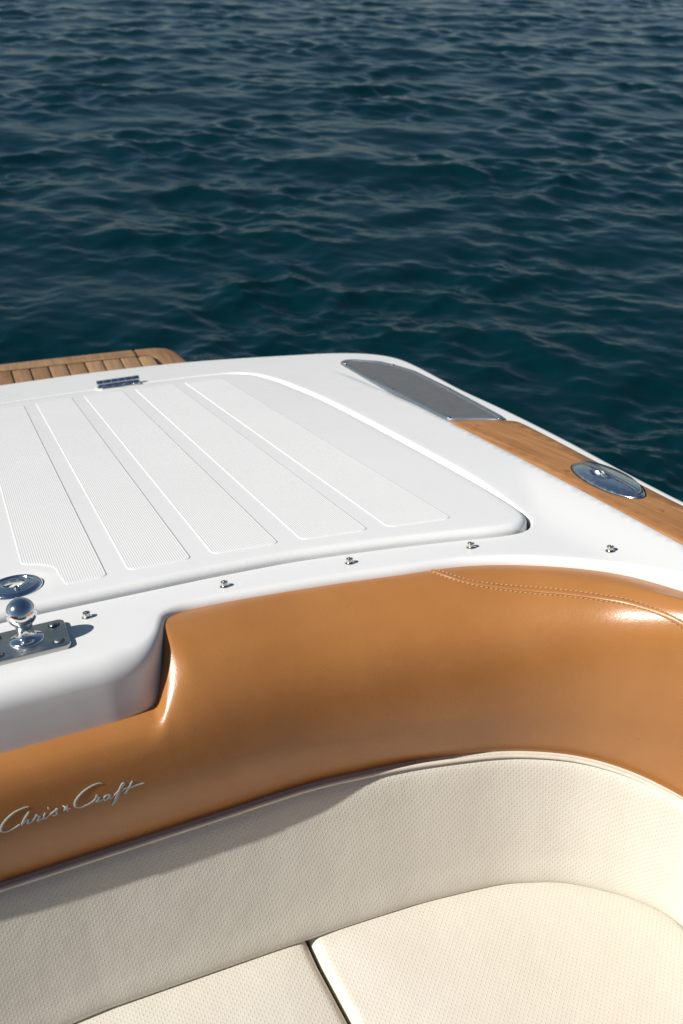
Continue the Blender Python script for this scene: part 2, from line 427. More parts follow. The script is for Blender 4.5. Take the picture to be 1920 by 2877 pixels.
def build_deck():
    g = Geo()
    nW = normals2(WALL); rW = 0.014 + 0.020 * (1 - smooth((np.abs(WALL[:, 0]) - .13) / .06))
    nG = normals2(GUN); rG = np.full(len(GUN), 0.018)
    nO = -normals2(OPEN, True); rO = np.full(len(OPEN), 0.006)    # away from the hole
    W0, G0, O0 = WALL + nW * rW[:, None], GUN + nG * rG[:, None], OPEN + nO * rO[:, None]
    outer = np.vstack([W0, G0])
    ys = np.linspace(-1.70, 1.40, 260)
    lines = []
    for o in (0, .004, .008, .012, .016, .020):
        for s in (1, -1): lines.append(np.column_stack([s * (np.interp(ys, BY, BX) + o), ys]))
    lines = [l[inpoly(l, outer) & (dist_curve(l, outer, True) > .008)] for l in lines]
    v, f = fill(outer, [O0], lines, 0.016, 0.0055)
    g.add(np.column_stack([v, zdeck(v[:, 0], v[:, 1])]), f)
    def rim(c, n, r, depth, closed, lean=0.0, K=8, steps=(0.02, 0.06)):
        z0 = zdeck(*(c + n * r[:, None]).T); rows = []
        for j in range(K + 1):
            a = (math.pi / 2) * j / K
            rows.append(np.column_stack([c + n * (r * (1 - math.sin(a)))[:, None], z0 - r * (1 - math.cos(a))]))
        for s in (*steps, depth):
            rows.append(np.column_stack([c + n * (lean * s), z0 - r - s]))
        g.add(np.vstack(rows), grid_faces(len(rows), len(c), closed, True))
    rim(WALL, nW, rW, .26, False)
    rim(OPEN, nO, rO, .06, True)
    o = mk('deck', g.V, g.F, 'gel', boat, weld=2e-5, sharp=60)
    o['label'] = 'smooth white fibreglass deck around the hatch'
    # topsides below the rounded gunwale
    h = Geo(); rows = []
    z0 = zdeck(*(GUN + nG * .018).T)
    for j in range(9):
        a = (math.pi / 2) * j / 8
        rows.append(np.column_stack([GUN + nG * (.018 * (1 - math.sin(a))), z0 - .018 * (1 - math.cos(a))]))
    for s, l in ((.05, .005), (.2, .03), (.5, .09), (.9, .16), (1.6, .3)):
        rows.append(np.column_stack([GUN + nG * l, z0 - .018 - s]))
    h.add(np.vstack(rows), grid_faces(len(rows), len(GUN), False, True))
    mk('hull', h.V, h.F, 'hull', boat, weld=2e-5)['label'] = 'white rounded gunwale and topsides'
build_deck()

def build_hatch():
    c = OPEN + normals2(OPEN, True) * 0.0065; n = normals2(c, True); m = len(c)
    r = 0.013
    rows = [np.column_stack([c, np.full(m, -.06)]), np.column_stack([c, np.full(m, -.03)])]
    for j in range(9):
        a = (math.pi / 2) * j / 8
        rows.append(np.column_stack([c + n * r * (1 - math.cos(a)), np.full(m, -r * (1 - math.sin(a)))]))
    g = Geo(); g.add(np.vstack(rows), grid_faces(len(rows), m, True))
    inner = rows[-1][:, :2]
    # shallow dished ring round the latch
    v, f = fill(inner, [], [np.column_stack([.066 * np.cos(t), .205 + .066 * np.sin(t)]) for t in [np.linspace(0, 2 * math.pi, 60)]], .018, .006)
    d = np.hypot(v[:, 0], v[:, 1] - .205)
    g.add(np.column_stack([v, -.004 * (1 - smooth((d - .036) / .028))]), f)
    hatch = mk('engine_hatch', g.V, g.F, 'gel', boat, weld=2e-5, sharp=60)
    hatch['label'] = 'white engine hatch lid with ribbed tread strips'
    specs = [(.019, .1465, 1.625, 1.622, .168, .158), (.181, .289, 1.628, 1.632, .163, .152), (.325, .442, 1.626, 1.612, .152, .134),
             (.480, .601, 1.604, 1.592, .127, .104), (.635, .752, 1.588, 1.560, .096, .071)]
    for si, (x0, x1, yr0, yr1, yf0, yf1) in enumerate(specs):
        nrib = int(round((x1 - x0) / .0043)); prof = [(x0, 0.0), (x0 + .0006, .0008), (x0 + .0018, .0013)]
        xs = np.linspace(x0 + .003, x1 - .003, nrib * 4 + 1)
        prof += [(x, .0009 + .00045 * (0.5 + 0.5 * math.cos(2 * math.pi * k / 4)) ) for k, x in enumerate(xs)]
        prof += [(x1 - .0018, .0013), (x1 - .0006, .0008), (x1, 0.0)]
        rc = 0.014; V = []; F = []
        for (x, z) in prof:
            t = (x - x0) / (x1 - x0); ya, yb = yf0 + (yf1 - yf0) * t, yr0 + (yr1 - yr0) * t
            e = min(x - x0, x1 - x)
            cut = rc - math.sqrt(max(rc * rc - (rc - e) ** 2, 0)) if e < rc else 0
            ya += cut; yb -= cut
            if si == 0:                               # the first strip is cut back round the latch
                R0 = .080; dx = x
                if dx < R0: 
                    yc = .205 + math.sqrt(R0 * R0 - dx * dx) * 1.12
                    s_ = smooth((R0 - dx) / .010)
                    ya = ya + (max(yc + cut, ya) - ya) * float(s_)
            V += [(x, ya, -.0004), (x, ya + .0012, z * .6), (x, ya + .003, z), (x, ya + .010, z), (x, ya + .012, z), (x, yb - .012, z), (x, yb - .010, z), (x, yb - .003, z), (x, yb - .0012, z * .6), (x, yb, -.0004)]
        F = grid_faces(len(prof), 10, False, True)
        o = mk('tread_strip', V, F, 'tread', hatch, sharp=70)
        c2 = o.copy(); c2.scale = (-1, 1, 1); col.objects.link(c2)
        c2.parent = hatch
    return hatch
hatch = build_hatch()

def build_hinge(cx=.447, cy=1.690):
    h = empty('hinge', (cx, cy, 0.001), (0, 0, R_(-3)), boat); h['label'] = 'polished steel hinge at the aft edge of the hatch'
    L = .135
    out = ccw([(-L / 2, .022), (-L / 2, -.016), (-L / 2 + .012, -.030), (0, -.034), (L / 2 - .012, -.030), (L / 2, -.016), (L / 2, .022)])
    V, F = slab(resample(np.vstack([out, out[:1]]), 80, True), 0, .005, .0015)
    mk('leaf', V, F, 'chrome', h, sharp=40)
    V, F = slab(resample(np.vstack([out, out[:1]]) * 1.05, 80, True), -.004, .0015, .001)
    mk('gasket', V, F, 'piping', h, sharp=40)
    n = 6; w = L / n
    for k in range(n):
        x0 = -L / 2 + k * w + .0003; x1 = x0 + w - .0006; r = .0105
        V = []; prof = [(x0, .6), (x0, .97), (x0 + .0006, 1), (x1 - .0006, 1), (x1, .97), (x1, .6)]
        for x, s in prof: V += [(x, .008 + r * s * math.cos(2 * math.pi * j / 20), .0125 + r * s * math.sin(2 * math.pi * j / 20)) for j in range(20)]
        F = grid_faces(6, 20, True, True); F += [tuple(range(20)), tuple(reversed(range(100, 120)))]
        mk('knuckle', V, F, 'chrome', h, sharp=40)
    for x in (-.048, -.016, .016, .048):
        V, F = lathe([(.0048, .0045), (.0048, .0062), (.0036, .0075), (.0015, .0079)], 14, (x, -.020, 0)); mk('screw', V, F, 'chrome', h, sharp=50)
build_hinge()

def build_latch():
    h = empty('hatch_latch', (0, .205, -.003), (0, 0, 0), boat); h['label'] = 'round polished flush lift latch at the front edge of the hatch'
    V, F = lathe([(.046, 0), (.0455, .003), (.042, .0062), (.037, .0078), (.0335, .007), (.0325, .004)], 56); mk('ring', V, F[:-1], 'chrome', h)
    # ring-pull: a disc with an off-centre finger hole and a keyhole boss
    outer = np.array([(.0325 * math.cos(a), .0325 * math.sin(a)) for a in np.linspace(0, 2 * math.pi, 64, endpoint=False)])
    hole = np.array([(.0175 * math.cos(a), .006 + .0165 * math.sin(a)) for a in np.linspace(0, 2 * math.pi, 40, endpoint=False)])
    v, f = fill(outer, [hole], [], .004, .002)
    r = np.hypot(v[:, 0], v[:, 1]); dh = dist_curve(v, hole, True)
    g = Geo(); g.add(np.column_stack([v, .0058 + .0014 * np.exp(-((dh - .004) / .004) ** 2) - .002 * smooth((r - .027) / .005)]), f)
    rows = [np.column_stack([hole, np.full(40, .0060)]), np.column_stack([hole * [.97, .97], np.full(40, .003)]), np.column_stack([hole * [.93, .93], np.full(40, -.0075)])]
    g.add(np.vstack(rows), grid_faces(3, 40, True, True))
    mk('pull_plate', g.V, g.F, 'chrome', h, weld=1e-5)
    V, F = lathe([(.028, -.011), (.027, -.012)], 24); mk('cup', V, F, 'dark', h)
    V, F = lathe([(.0062, .005), (.0062, .0085), (.005, .0095), (.0035, .0085), (.003, .0070)], 20, (.004, -.0185, 0)); mk('keyhole', V, F, 'chrome', h)
    V, F = tube([(-.016, .012, -.006), (-.006, .010, -.004), (.006, .010, -.004), (.016, .012, -.006)], .003, 10); mk('finger_bar', V, F, 'galv', h)
build_latch()

def screw_head(parent, x, y, z, r, mat='galv', rz=0.4):
    g = Geo(); V, F = lathe([(r, 0), (r * .96, r * .18), (r * .7, r * .34), (r * .30, r * .38)], 20, (x, y, z)); g.add(V, F)
    o = mk('screw', g.V, g.F, mat, parent, sharp=50)
    for a in (rz, rz + math.pi / 2):
        c, s = math.cos(a), math.sin(a); w, l = r * .13, r * .55; zz = z + r * .40
        q = [(x + c * u - s * v_, y + s * u + c * v_, zz + dz) for dz in (-r * .06, r * .02) for u, v_ in ((-l, -w), (l, -w), (l, w), (-l, w))]
    return o
def build_ball():
    zb = float(zdeck(0, 0)); h = empty('tow_ball', (.0, .002, zb), (0, 0, 0), boat); h['label'] = 'polished steel tow ball on a square screwed plate'
    V, F = slab(round_rect(-.058, .058, -.047, .047, .011, 6), 0, .0075, .0012); mk('base_plate', V, F, 'brushed', h, sharp=40)
    for x in (-.042, .042):
        for y in (-.029, .029):
            V, F = lathe([(.0088, .0070), (.0088, .0078), (.0072, .0081), (.0068, .0079)], 22, (x, y, 0)); mk('screw_rim', V, F, 'dark', h, sharp=50)
            sc = screw_head(h, x, y, .0076, .0068, 'galv', random.random())
    prof = [(.0255, .0072), (.0255, .0095), (.0235, .0115), (.0175, .0125), (.0135, .0145), (.0120, .019), (.0115, .027), (.0125, .0335)]
    R0 = .0222; zc = .0525
    a0 = math.asin(.0140 / R0)
    prof += [(R0 * math.sin(a), zc - R0 * math.cos(a)) for a in np.linspace(a0, math.pi - .03, 26)]
    V, F = lathe(prof, 56); mk('ball', V, F, 'chrome', h, sharp=75)
build_ball()

def build_studs():
    for k, p in enumerate([(.093, .047), (.313, .041), (.524, .016), (.727, -.036), (.907, -.176)]):
        z = float(zdeck(*p))
        prof = [(.0082, 0), (.0082, .0010), (.0064, .0018), (.0052, .0030), (.0050, .0052), (.0060, .0064), (.0062, .0078), (.0056, .0088), (.0044, .0088), (.0038, .0078), (.0036, .0035), (.0004, .0030)]
        V, F = lathe(prof, 24, (p[0], p[1], z)); o = mk('snap_stud', V, F, 'brass', boat, sharp=45)
        o['label'] = ['nickel snap stud beside the tow ball', 'second nickel snap stud from the tow ball', 'middle nickel snap stud along the coaming', 'nickel snap stud near the rounded hatch corner', 'nickel snap stud nearest the teak rail'][k]
build_studs()

def build_grille():
    px = [(956, 1030), (966, 1023), (993, 1021), (1068, 1025), (1118, 1036), (1168, 1050), (1218, 1073), (1261, 1092), (1350, 1136), (1414, 1168), (1421, 1173), (1415, 1177), (1376, 1175), (1311, 1175), (1260, 1177), (1248, 1174), (1168, 1135), (1093, 1100), (1018, 1065), (970, 1040)]
    q = np.array([P(p, -.008)[:2] for p in px]); q[:, 0] = np.minimum(q[:, 0], 1.275)
    out = ccw(resample(np.vstack([q, q[:1]]), 220, True))
    for _ in range(3): out = (np.roll(out, 1, 0) + 2 * out + np.roll(out, -1, 0)) / 4
    n = normals2(out, True); inn = out + n * .017
    h = empty('vent_grille', (0, 0, 0), (0, 0, 0), boat); h['label'] = 'grey steel mesh air vent let into the aft gunwale'
    zg = lambda y: np.interp(y, [.6, 1.5], [ZS - DROP, 0.0]) + .003
    zb = lambda c, d: zg(c[:, 1]) + d
    rows = [np.column_stack([out, zb(out, -.012)]), np.column_stack([out, zb(out, .002)])]
    for t, dz in ((.001, .0032), (.004, .0040), (.013, .0040), (.016, .0032), (.017, .0008)):
        c = out + n * t; rows.append(np.column_stack([c, zb(out, dz)]))
    mk('frame', np.vstack(rows), grid_faces(len(rows), len(out), True), 'frame', h, sharp=60)
    v, f = fill(inn, [], [], .03, .01)
    mk('backing', np.column_stack([v, np.maximum(zdeck(v[:, 0], v[:, 1]) + .0006, zg(v[:, 1]) - .003)]), f, 'dim', h)
    # woven wires, clipped to the opening
    g = Geo(); pitch = .0068; r = .0012
    lo, hi = inn.min(0), inn.max(0)
    def clip(axis, val):
        a = inn; b = np.roll(inn, -1, 0); o = 1 - axis
        m = (a[:, axis] - val) * (b[:, axis] - val) < 0
        t = (val - a[m, axis]) / (b[m, axis] - a[m, axis]); s = np.sort(a[m, o] + t * (b[m, o] - a[m, o]))
        return [(s[i], s[i + 1]) for i in range(0, len(s) - 1, 2)]
    for axis in (0, 1):
        for val in np.arange(lo[axis] + pitch, hi[axis], pitch):
            for s0, s1 in clip(axis, val):
                k = max(2, int((s1 - s0) / .06) + 1); ss = np.linspace(s0, s1, k)
                p = np.column_stack([np.full(k, val), ss]) if axis == 0 else np.column_stack([ss, np.full(k, val)])
                p3 = np.column_stack([p, zg(p[:, 1]) + .0012 + axis * .0010])
                g.add(*tube(p3, r, 5))
    o = mk('mesh_wires', g.V, g.F, 'wire', h, False); o['kind'] = 'stuff'
    for p in ((972, 1029), (1103, 1032), (1258, 1095), (1404, 1171), (1092, 1097), (1249, 1172), (985, 1031)):
        c = P(p, -.004)[:2]; d = dist_curve(c[None], out, True)[0]
        i = np.argmin(np.linalg.norm(out - c, axis=1)); c = out[i] + n[i] * .0085
        screw_head(h, c[0], c[1], float(zg(out[i][1])) + .0038, .0065, 'chrome', random.random())
build_grille()

def build_teak_rail():
    h = empty('teak_rail', (0, 0, 0), (0, 0, 0), boat); h['label'] = 'varnished teak covering board along the gunwale'
    outp = [P(p, -.012)[:2] for p in ((1486, 1197), (1560, 1235), (1636, 1275), (1710, 1313), (1786, 1352), (1850, 1385), (1920, 1420))]
    outp = [(float(x), float(y)) for x, y in outp] + [(1.118, -.35), (1.105, -.75), (1.108, -1.25), (1.115, -1.70)]
    endp = [(float(a), float(b)) for a, b in (P(p, -.012)[:2] for p in ((1462, 1186), (1448, 1182), (1420, 1180), (1376, 1178), (1336, 1178)))]
    inner_y = np.linspace(.70, -1.70, 60)
    inn = [(float(np.interp(y, BY, BX)) + .026, float(y)) for y in inner_y]
    out = hermite(outp, 90)[::-1]                       # forward -> aft
    poly = np.vstack([out, np.array(endp), np.array(inn)])
    poly = ccw(resample(np.vstack([poly, poly[:1]]), 420, True))
    for s, mir in ((1, False), (-1, True)):
        c = poly.copy(); c[:, 0] *= s; c = ccw(c)
        zf = lambda x, y: zdeck(x, y)
        n = normals2(c, True); rows = [np.column_stack([c, zdeck(c[:, 0], c[:, 1]) - .001]), np.column_stack([c, zdeck(c[:, 0], c[:, 1]) + .0025]), np.column_stack([c + n * .0012, zdeck(c[:, 0], c[:, 1]) + .0036])]
        g = Geo(); g.add(np.vstack(rows), grid_faces(3, len(c), True))
        v, f = fill(rows[-1][:, :2], [], [], .03, .008)
        # keep the rim heights where the sheet meets the rim
        z = zdeck(v[:, 0], v[:, 1]) + .0036
        nb = len(c); z[:nb] = rows[-1][:, 2]
        g.add(np.column_stack([v, z]), f)
        mk('board', g.V, g.F, 'teak', h, weld=2e-5, sharp=50)
    for p in ((1589, 1321), (1854, 1431), (1460, 1196), (1338, 1193)):
        c = P(p, -.010); z = float(zdeck(c[0], c[1])) + .0036
        V, F = lathe([(.0078, -.001), (.0078, .0006), (.0070, .0009)], 20, (c[0], c[1], z)); mk('plug', V, F, 'teak', h, sharp=50)
build_teak_rail()

def build_cleat():
    cx, cy = 1.124, .113; z0 = float(zdeck(cx, cy)) + .0034
    h = empty('pop_up_cleat', (cx, cy, z0), (0, 0, R_(-7)), boat); h['label'] = 'polished oval pop-up cleat set in the teak board'
    A, B, HT = .040, .120, .0105                         # half width (x), half length (y), height
    def dome(x, y): return HT * np.sqrt(np.clip(1 - np.clip((x / A) ** 2 + (y / B) ** 2, 0, 1) ** 1.35, 0, 1))
    # the folding bar covers the outboard half; a finger scoop opens beside it
    pts = [(.93 * A * math.sqrt(max(0, 1 - t * t)), .90 * B * t) for t in np.sin(np.linspace(-1, 1, 50) * math.pi / 2)]
    pts += [(.002 + .0015 * t * t, .90 * B * t) for t in np.linspace(1, -1, 30)[1:-1]]
    bar = ccw(resample(np.array(pts + pts[:1]), 150, True)); nb = normals2(bar, True)
    for _ in range(2): bar = (np.roll(bar, 1, 0) + 2 * bar + np.roll(bar, -1, 0)) / 4
    n, m = 150, 60
    rr = np.linspace(0, 1, m + 1) ** .75; aa = np.linspace(0, 2 * math.pi, n, endpoint=False)
    X = A * np.outer(rr, np.cos(aa)); Y = B * np.outer(rr, np.sin(aa)); Z = dome(X, Y)
    px, py = X.ravel(), Y.ravel()
    inside = inpoly(np.column_stack([px, py]), bar + nb * -.0030).reshape(X.shape)
    Z = Z - np.where(inside, .0045, 0)
    du = (X + .0085) / .0145; dv = (Y - .012 + .5 * (X + .008)) / .026
    rad = np.sqrt(du * du + dv * dv) + 1e-9
    out_ = X < .0035
    Z = Z - np.where(out_, .0065 * smooth((1.0 - rad) / .45), 0) + np.where(out_, .0022 * np.exp(-((rad - 1.06) / .12) ** 2), 0)
    V = np.column_stack([px, py, Z.ravel()])
    rim = np.column_stack([A * 1.012 * np.cos(aa), B * 1.006 * np.sin(aa), np.full(n, -.003)])
    mk('base', np.vstack([V, rim]), grid_faces(m + 2, n, True), 'chrome2', h)
    rows = [np.column_stack([bar, dome(*bar.T) - .006]), np.column_stack([bar, dome(*bar.T) + .0026])]
    for t, dz in ((.0007, .0020), (.0020, .0028), (.0042, .0024)):
        q = bar + nb * t; rows.append(np.column_stack([q, dome(*q.T) * .97 + dz + .0026]))
    g = Geo(); g.add(np.vstack(rows), grid_faces(5, len(bar), True))
    v, f = fill(rows[-1][:, :2], [], [], .006, .003); g.add(np.column_stack([v, dome(*v.T) * .97 + .0050]), f)
    mk('bar', g.V, g.F, 'chrome', h, weld=1e-5, sharp=50)
    V = [(A * math.cos(a) * s_, B * math.sin(a) * (1 + (s_ - 1) * .4), z) for s_, z in ((1.05, -.002), (1.05, .0006), (1.03, .0010), (.97, .0008)) for a in aa]
    mk('gasket', V, grid_faces(4, n, True), 'dark', h)
build_cleat()

def build_platform():
    """teak swim platform, level with the water, below the transom"""
    def dk(x, y, z):                                    # world -> deck frame
        v = np.array([x, y, z - DZ]); return D2W.T @ v
    ZP = .28
    h = empty('swim_platform', tuple(dk(0, 2.2, ZP)), (TILT, 0, 0), boat); h['label'] = 'weathered teak swim platform behind the transom'
    # local frame: world axes, origin (0, 2.2, ZP)
    Y0 = 1.80 - 2.2
    edge = [(0, 2.437), (.137, 2.431), (.40, 2.413), (.682, 2.389), (.735, 2.381), (.772, 2.362), (.792, 2.325), (.815, 2.22), (.86, 2.0), (.88, 1.80)]
    half = [(x, y - 2.2) for x, y in edge]
    out = ccw(resample(np.array(mirror(half)[:-1] + half + [(-.88, Y0)]), 260, True))
    g = Geo(); V, F = slab(out * [1.022, 1.0] + [0, .012], -.07, -.006, .012, 4); mk('edge_moulding', V, F, 'navy', h, sharp=50)
    inner_half = [(0, 2.372), (.129, 2.366), (.40, 2.347), (.66, 2.326), (.69, 2.318), (.712, 2.29), (.725, 2.225), (.765, 2.0), (.785, 1.80)]
    ih = [(x, y - 2.2) for x, y in inner_half]
    V, F = slab(resample(np.array(mirror(half)[:-1] + half + [(-.88, Y0)]), 260, True)[::1] if False else out * .997, -.02, -.0045, .001, 2); mk('caulked_base', V, F, 'caulk', h, sharp=50)
    # border boards: stern board between the two mitres, corner boards left and right
    def poly_board(name, pts, bev=.0015):
        c = ccw(resample(np.array(list(pts) + [pts[0]]), 120, True)); V, F = slab(c, -.004, .001, bev, 2); return mk(name, V, F, 'deckteak', h, sharp=50)
    o_c = hermite(half, 200); i_c = hermite(ih, 200); jx = .648; gap = .0022
    for s in (1, -1):
        oo = o_c[o_c[:, 0] >= jx + gap]; ii = i_c[i_c[:, 0] >= jx + gap] + [.003, .003]
        pts = np.vstack([oo, ii[::-1]]) * [s, 1]; poly_board('corner_board', [tuple(p) for p in pts])
    oo = o_c[o_c[:, 0] <= jx]; ii = i_c[i_c[:, 0] <= jx] + [0, .003]
    full = np.vstack([oo[::-1] * [-1, 1], oo[1:], ii[::-1], ii[1:] * [-1, 1]])
    poly_board('stern_board', [tuple(p) for p in full])
    x = -.034; pitch = .0682; w = pitch - .0065
    xs = [.0335 + pitch * k for k in range(-11, 11)]
    base = None
    for x0 in xs:
        xa, xb = x0 + .003, x0 + pitch - .003
        yt = lambda x_: float(np.interp(abs(x_), i_c[:, 0], i_c[:, 1])) - .003 if abs(x_) < .712 else None
        A_ = []
        for x_ in np.linspace(xa, xb, 7):
            t = yt(x_)
            if t is None:
                k = np.argmin(np.abs(i_c[150:, 0] - abs(x_))) + 150; t = i_c[k, 1]
            A_.append((x_, t))
        pts = [(xa, Y0), (xb, Y0)] + A_[::-1]
        c = ccw(resample(np.array(pts + pts[:1]), 60, True)); V, F = slab(c, -.004, .001, .0012, 2)
        me_o = mk('plank', V, F, 'deckteak', h, sharp=50)
build_platform()

# ================================================================== UPHOLSTERY (world frame)
ZB, ZK = 0.682, 0.455
colT = [(.25, .003, .923), (.391, -.004, .925), (.50, -.022, .930), (.596, -.046, .936), (.708, -.085, .947), (.775, -.125, .957), (.824, -.167, .969), (.877, -.231, .986), (.916, -.33, 1.013), (.945, -.43, 1.038), (.965, -.55, 1.066), (.985, -.75, 1.11), (1.0, -1.1, 1.19), (1.01, -1.6, 1.30)]
colB = [(.25, -.288), (.36, -.289), (.435, -.297), (.50, -.306), (.585, -.325), (.63, -.338), (.670, -.354), (.728, -.387), (.778, -.434), (.815, -.49), (.845, -.56), (.87, -.75), (.88, -1.1), (.885, -1.6)]
colK = [(.26, -.379), (.375, -.384), (.445, -.388), (.50, -.392), (.588, -.404), (.63, -.412), (.668, -.425), (.718, -.448), (.763, -.482), (.800, -.517), (.836, -.572), (.862, -.75), (.875, -1.1), (.88, -1.6)]
def slide(pts, z0, z1):                     # keep the traced direction, move to another height
    k = (CW[2] - z1) / (CW[2] - z0); return [tuple(CW[:2] + (np.array(p) - CW[:2]) * k) for p in pts]
colB = slide(colB, .80, ZB); colK = slide(colK, .57, ZK)
YB0 = slide([(0, -.2885)], .80, ZB)[0][1]; YK0, YK1 = (slide([(0, y)], .57, ZK)[0][1] for y in (-.371, -.379))
KEY = hermite(np.hstack([colT, colB, colK]), 150)
KEY[:, [0, 3, 5]] += (np.array([.25, .25, .2575]) - KEY[0, [0, 3, 5]]) * (1 - smooth(np.linspace(0, 2.2, 150)))[:, None]
xs0 = np.arange(-.25, .2501, .004)
def columns():
    out = []
    for row in KEY[::-1][:-1]: out.append((row * np.array([-1, 1, 1, -1, 1, -1, 1]), 1.0))
    for x in xs0:
        a = abs(x); w = float(smooth((a - .178) / .060))
        T = np.array([x, -.130 + .133 * w, .868 + .055 * w])
        out.append((np.array([*T, x, YB0, x * 1.03, YK0 + (YK1 - YK0) * (a / .25)]), w))
    for row in KEY[1:]: out.append((row, 1.0))
    return out
COLS = columns()
NP_ = 120
def bolster_profile(row, w):
    T, B = row[:3], row[3:5]; x = abs(row[0]); d = B - T[:2]; L = np.linalg.norm(d); d = d / L; H = T[2] - ZB
    if x < .26: L = B[1] * -1 + .003; org = np.array([T[0], .003]); d = np.array([0, -1.0]); zt = .923
    else: org = T[:2]; zt = T[2]
    H = zt - ZB; ov = .006 + .003 * (1 - float(smooth(x / .55)))
    hi = np.array([(-.040, zt - .030), (-.012, zt - .006), (.02, zt + .003), (.34 * L, zt + .000), (.60 * L, zt - .040 * H), (.80 * L, zt - .125 * H), (.925 * L, zt - .26 * H), (L + ov, ZB + .40 * H), (L + ov * .55, ZB + .14 * H), (L - .003, ZB - .004)])
    hi[2:6, 1] += np.array([.006, .015, .012, .004]) * (1 - float(smooth((x - .20) / .35)))
    k_ = float(np.clip((H - .25) / .08, 0, 1)); hi[3:7, 1] += np.array([.015, .025, .035, .035]) * H * k_; hi[4:8, 0] += np.array([.006, .012, .014, .006]) * k_
    if x < .26:
        lo = np.array([(.075, .858), (.105, .866), (.130, .871), (.153, .873), (.174, .867), (.188, .853), (.1985, .830), (L + ov, ZB + .40 * H), (L + ov * .55, ZB + .14 * H), (L - .003, ZB - .004)])
        wid = np.array([.036, .036, .038, .048, .075, .13, .18, .22, .22, .22]); cen = np.array([.173, .173, .173, .173, .175, .172, .16, .14, .14, .14]); ww = smooth((x - cen + wid * .5) / wid)[:, None]
        hi = hi * ww + lo * (1 - ww)
    c = hermite(hi, NP_)
    return np.column_stack([org[0] + d[0] * c[:, 0], org[1] + d[1] * c[:, 0], c[:, 1]])
back = empty('bench_backrest', (0, -.25, .45), (0, 0, 0)); tag(back, 'curved stern seat backrest, tan leather bolster over cream dotted panel', 'backrest')
base_off = np.array([0, -.25, .45])
rowsB = np.array([bolster_profile(r, w) for r, w in COLS])
# left end of the raised roll is pulled round so the shoulder stays soft
for _ in range(2): rowsB[1:-1] = (rowsB[:-2] + 2 * rowsB[1:-1] + rowsB[2:]) / 4
nc, npf = rowsB.shape[:2]
VB = rowsB.reshape(-1, 3); FB = grid_faces(nc, npf, False, False)
bolster = mk('bolster', VB - base_off, FB, 'leather', back); bolster['label'] = 'smooth tan leather bolster with script emblem'
bvh = BVHTree.FromPolygons([Vector(v) for v in VB], FB)
def hit(p, lift=0.0):
    d = Vector(ray_w(p)).normalized(); loc, n, i, t = bvh.ray_cast(Vector(CW), d)
    if loc is None: return None, None
    if n.dot(d) > 0: n = -n
    return np.array(loc + n * lift), np.array(n)

def build_panel():
    rows = []; uv = []; s = 0; prev = None; pipe = []
    for r, w in COLS:
        B, K = r[3:5], r[5:7]; d = K - B; o = nrm(d) if np.linalg.norm(d) > .03 else None
        inward = nrm(np.array([-B[0] * .6 if abs(B[0]) > .55 else 0, -1 + min(max(abs(B[0]) - .55, 0) * 2.6, .95)])) if True else o
        prof = [(-.02, -.02), (0, -.001), (.03, .009), (.08, .012), (.25, .013), (.5, .014), (.72, .014), (.85, .015), (.92, .012), (.97, .002), (1.03, -.026)]
        p = hermite([(t, b) for t, b in prof], 40)
        pts = np.column_stack([B[0] + d[0] * p[:, 0] + inward[0] * p[:, 1], B[1] + d[1] * p[:, 0] + inward[1] * p[:, 1], (ZB - .004) + (ZK - .007 - ZB) * p[:, 0]])
        pipe.append((B[0] + inward[0] * .0085, B[1] + inward[1] * .0085, ZB - .0025))
        if prev is not None: s += np.linalg.norm(pts[20] - prev[20])
        prev = pts; rows.append(pts)
        L = np.concatenate([[0], np.cumsum(np.linalg.norm(np.diff(pts, axis=0), axis=1))]); uv += [(s, l) for l in L]
    rows = np.array(rows)
    mk('back_panel', rows.reshape(-1, 3) - base_off, grid_faces(len(COLS), 40), 'cream', back, uv=uv)['label'] = 'cream vinyl back panel with raised dots'
    path = np.array(pipe)
    mk('piping', np.array(tube(path, .0036, 12)[0]) - base_off, tube(path, .0036, 12)[1], 'piping', back)['label'] = 'cream piping between bolster and back panel'
    return rows
ROWS_PANEL = build_panel()

